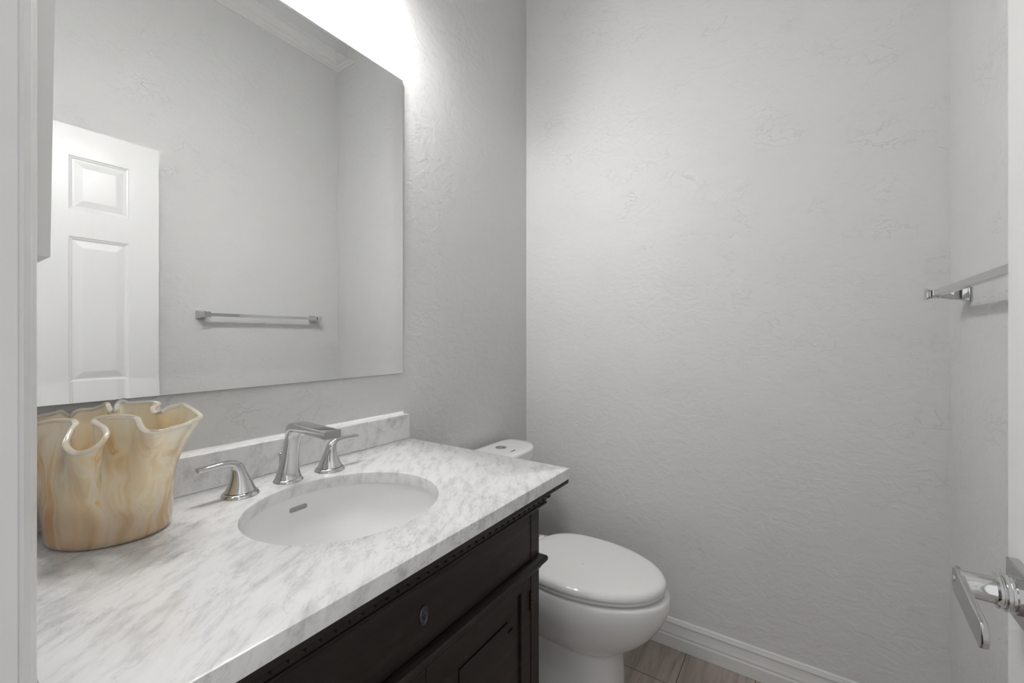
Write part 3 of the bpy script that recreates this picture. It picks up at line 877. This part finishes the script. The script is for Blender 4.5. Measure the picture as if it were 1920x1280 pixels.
# bowl and foot in one casting
bm = bmesh.new()
prof = [  # z, xb, xf, hw, xc, e
    (0.000, -0.985, -0.487, 0.120, -0.62, 2.8), (0.030, -0.985, -0.488, 0.118, -0.62, 2.8), (0.080, -0.985, -0.486, 0.111, -0.62, 2.7), (0.150, -0.985, -0.489, 0.108, -0.62, 2.6),
    (0.195, -0.990, -0.486, 0.110, -0.62, 2.5), (0.210, -0.992, -0.462, 0.121, -0.62, 2.3), (0.228, -0.995, -0.432, 0.135, -0.62, 2.1), (0.250, -1.00, -0.404, 0.150, -0.62, 2.0),
    (0.280, -1.00, -0.377, 0.164, -0.62, 2.0), (0.310, -1.00, -0.357, 0.175, -0.62, 2.0), (0.340, -1.00, -0.342, 0.182, -0.62, 2.0), (0.370, -1.00, -0.333, 0.1835, -0.62, 2.0),
    (0.392, -1.00, -0.3325, 0.1805, -0.62, 2.0), (0.400, -1.00, -0.337, 0.176, -0.62, 2.0), (0.4030, -0.998, -0.346, 0.169, -0.62, 2.0)]
prof = smooth_path(prof, 3)
rings(bm, [egg(xb, xf, hw, z, xc, 72, e, 3.5) for z, xb, xf, hw, xc, e in prof])
obj('bowl', bm, M_porcelain, toi, smooth=True, sharp=60)
bm = bmesh.new()
rings(bm, [egg(-0.828, -0.354, 0.178, 0.4085, -0.63, 72, 2.0, 2.6), egg(-0.830, -0.350, 0.1815, 0.4100, -0.63, 72, 2.0, 2.6), egg(-0.830, -0.350, 0.1815, 0.4185, -0.63, 72, 2.0, 2.6), egg(-0.828, -0.353, 0.1785, 0.4200, -0.63, 72, 2.0, 2.6)])
obj('seat', bm, M_porcelain, toi, smooth=True, sharp=60)
bm = bmesh.new()
LP = [(0.4215, 0.003), (0.4225, 0.0005), (0.4240, 0.0), (0.4300, 0.0003), (0.4350, 0.002), (0.4390, 0.0052), (0.4420, 0.0095), (0.4440, 0.0155), (0.4452, 0.024), (0.4459, 0.036), (0.4463, 0.06), (0.4466, 0.10), (0.4468, 0.17)]
rings(bm, [egg(-0.826+k*0.6, -0.345-k, max(0.1845-k, 0.004), z, -0.63+ (k*0.1), 72, 2.0, 2.6) for z, k in LP])
obj('lid', bm, M_porcelain, toi, smooth=True, sharp=60)
bm = bmesh.new()
lathe(bm, [(0.0018, 0), (0.0018, 0.0004)], (-0.606, 1.330, 0.4465), 10)
obj('lid_spot', bm, M_logo, toi)['label'] = 'tiny dark speck on the lid'
for s in (-1, 1):
    bm = bmesh.new()
    lathe(bm, [(0.011, -0.030), (0.0115, -0.028), (0.0115, 0.028), (0.011, 0.030)], (-0.842, TY+s*0.075, 0.4185), 20, 'y')
    obj('seat_hinge', bm, M_porcelain, toi, smooth=True)
# tank and its lid: straight back, bowed front
def tank_ring(z, g, e=3.2):
    r = []
    xb, xf, hw = -1.062-g*0.5, -0.878+g, 0.188+g
    xc = -0.985
    for k in range(72):
        t = 2*math.pi*k/72
        c, s = math.cos(t), math.sin(t)
        if c >= 0: x = xc+(xf-xc)*abs(c)**(2/2.3); y = hw*math.copysign(abs(s)**(2/2.6), s)
        else: x = xc-(xc-xb)*abs(c)**(2/6); y = hw*math.copysign(abs(s)**(2/4.5), s)
        r.append((x, TY+y, z))
    return r
bm = bmesh.new()
rings(bm, [tank_ring(0.4035, -0.050), tank_ring(0.43, -0.032), tank_ring(0.50, -0.022), tank_ring(0.62, -0.016), tank_ring(0.728, -0.012), tank_ring(0.732, -0.013)])
obj('tank', bm, M_porcelain, toi, smooth=True, sharp=60)
bm = bmesh.new()
rings(bm, [tank_ring(0.7335, -0.006), tank_ring(0.7350, 0.0), tank_ring(0.758, 0.001), tank_ring(0.7635, -0.001), tank_ring(0.7675, -0.006), tank_ring(0.7695, -0.016), tank_ring(0.7705, -0.040), tank_ring(0.7708, -0.070)])
obj('tank_lid', bm, M_porcelain, toi, smooth=True, sharp=60)
bm = bmesh.new()
BXc, BYc = -0.983, 1.384
lathe(bm, [(0.0225, 0.0), (0.0225, 0.0018), (0.0205, 0.0030), (0.0190, 0.0030), (0.0185, 0.0014), (0.0175, 0.0014), (0.0170, 0.0034), (0.0020, 0.0040)], (BXc, BYc, 0.7706), 36)
obj('flush_button', bm, M_chrome, toi, smooth=True, sharp=35)['label'] = 'round chrome flush button'
bm = bmesh.new()
box(bm, BXc-0.0165, BXc+0.0165, BYc-0.0005, BYc+0.0005, 0.7738, 0.7749)
obj('button_split', bm, M_dark, toi)
# small cursive mark printed on the tank lid
def ribbon(bm, pts, w, z):
    for (a, b2) in zip(pts[:-1], pts[1:]):
        a, b2 = Vector(a), Vector(b2); d = (b2-a)
        if d.length < 1e-7: continue
        d.normalize(); n_ = Vector((-d.y, d.x))*w; e = d*w*0.5
        q = [a-e+n_, a-e-n_, b2+e-n_, b2+e+n_]
        bm.faces.new([bm.verts.new((p.x, p.y, z)) for p in q])
bm = bmesh.new()
pts = []
Lm = 0.030
for k in range(61):
    t = k/60
    u = Lm*t; v = 0.0022*math.sin(t*2*math.pi*5.5)*(1-0.3*t) + (0.0030 if t < 0.14 else 0)
    if t > 0.86: v += (t-0.86)*0.03
    pts.append((u+0.0010*math.cos(t*2*math.pi*5.5), v))
ox, oy = -0.918, 1.358
pts = [(ox-v, oy+u) for u, v in pts]
ribbon(bm, pts, 0.0010, 0.77120)
obj('printed_mark', bm, M_logo, toi)['label'] = 'small grey cursive print on the tank lid'

# ------------------------------------------------------------------ towel bar
tb = empty('towel_bar', (WR, 1.26, 1.32))
tag(tb, 'square chrome towel bar mounted on the right wall', 'towel bar')
for yy in (0.955, 1.565):
    bm = bmesh.new()
    def sq(h, x): return [(x, yy-h, 1.322-h), (x, yy+h, 1.322-h), (x, yy+h, 1.322+h), (x, yy-h, 1.322+h)]
    rings(bm, [sq(0.0215, WR), sq(0.0215, WR-0.006), sq(0.0195, WR-0.009), sq(0.0190, WR-0.010), sq(0.0175, WR-0.020), sq(0.0120, WR-0.050), sq(0.0105, WR-0.056)])
    pl = obj('wall_post', bm, M_chrome, tb, bevel=0.0008)
    bm = bmesh.new()
    hs = [(0.0105, 0.056), (0.0115, 0.057), (0.0115, 0.0595), (0.0100, 0.060), (0.0115, 0.0605), (0.0115, 0.063), (0.0100, 0.0635), (0.0115, 0.064), (0.0115, 0.074), (0.0100, 0.0745), (0.0115, 0.075), (0.0115, 0.078), (0.0100, 0.0785),
          (0.0140, 0.080), (0.0145, 0.081), (0.0145, 0.0840), (0.0125, 0.0850)]
    rings(bm, [sq(h, WR-d) for h, d in hs])
    obj('end_cap', bm, M_chrome, pl)
bm = boxbm(WR-0.077, WR-0.061, 0.955+0.010, 1.565-0.010, 1.3145, 1.3305)
obj('bar', bm, M_chrome, tb, bevel=0.001)

# ------------------------------------------------------------------ framed picture on the doorway wall (only its edge shows)
pf = empty('picture_frame', (-0.78, WN, 1.286))
tag(pf, 'white deep-edged picture frame hanging beside the mirror, seen edge on', 'picture frame')
def lean(y, z): return y+(z-1.286)*0.0125
bm = bmesh.new()
xa, xb, d0 = -0.985, -0.600, 0.0385
fr = 0.020
def fring(s, y): return [(xa+s, lean(y, 1.286+s), 1.286+s), (xb-s, lean(y, 1.286+s), 1.286+s), (xb-s, lean(y, 1.84-s), 1.84-s), (xa+s, lean(y, 1.84-s), 1.84-s)]
rings(bm, [fring(0, WN+0.004), fring(0, WN+d0), fring(fr, WN+d0), fring(fr, WN+d0-0.010)])
obj('frame', bm, M_frame, pf)
bm = bmesh.new()
bm.faces.new([bm.verts.new(p) for p in fring(fr, WN+d0-0.0095)])
obj('print', bm, M_canvas, pf)

for o in scene.objects:
    if '_w' in o: del o['_w']
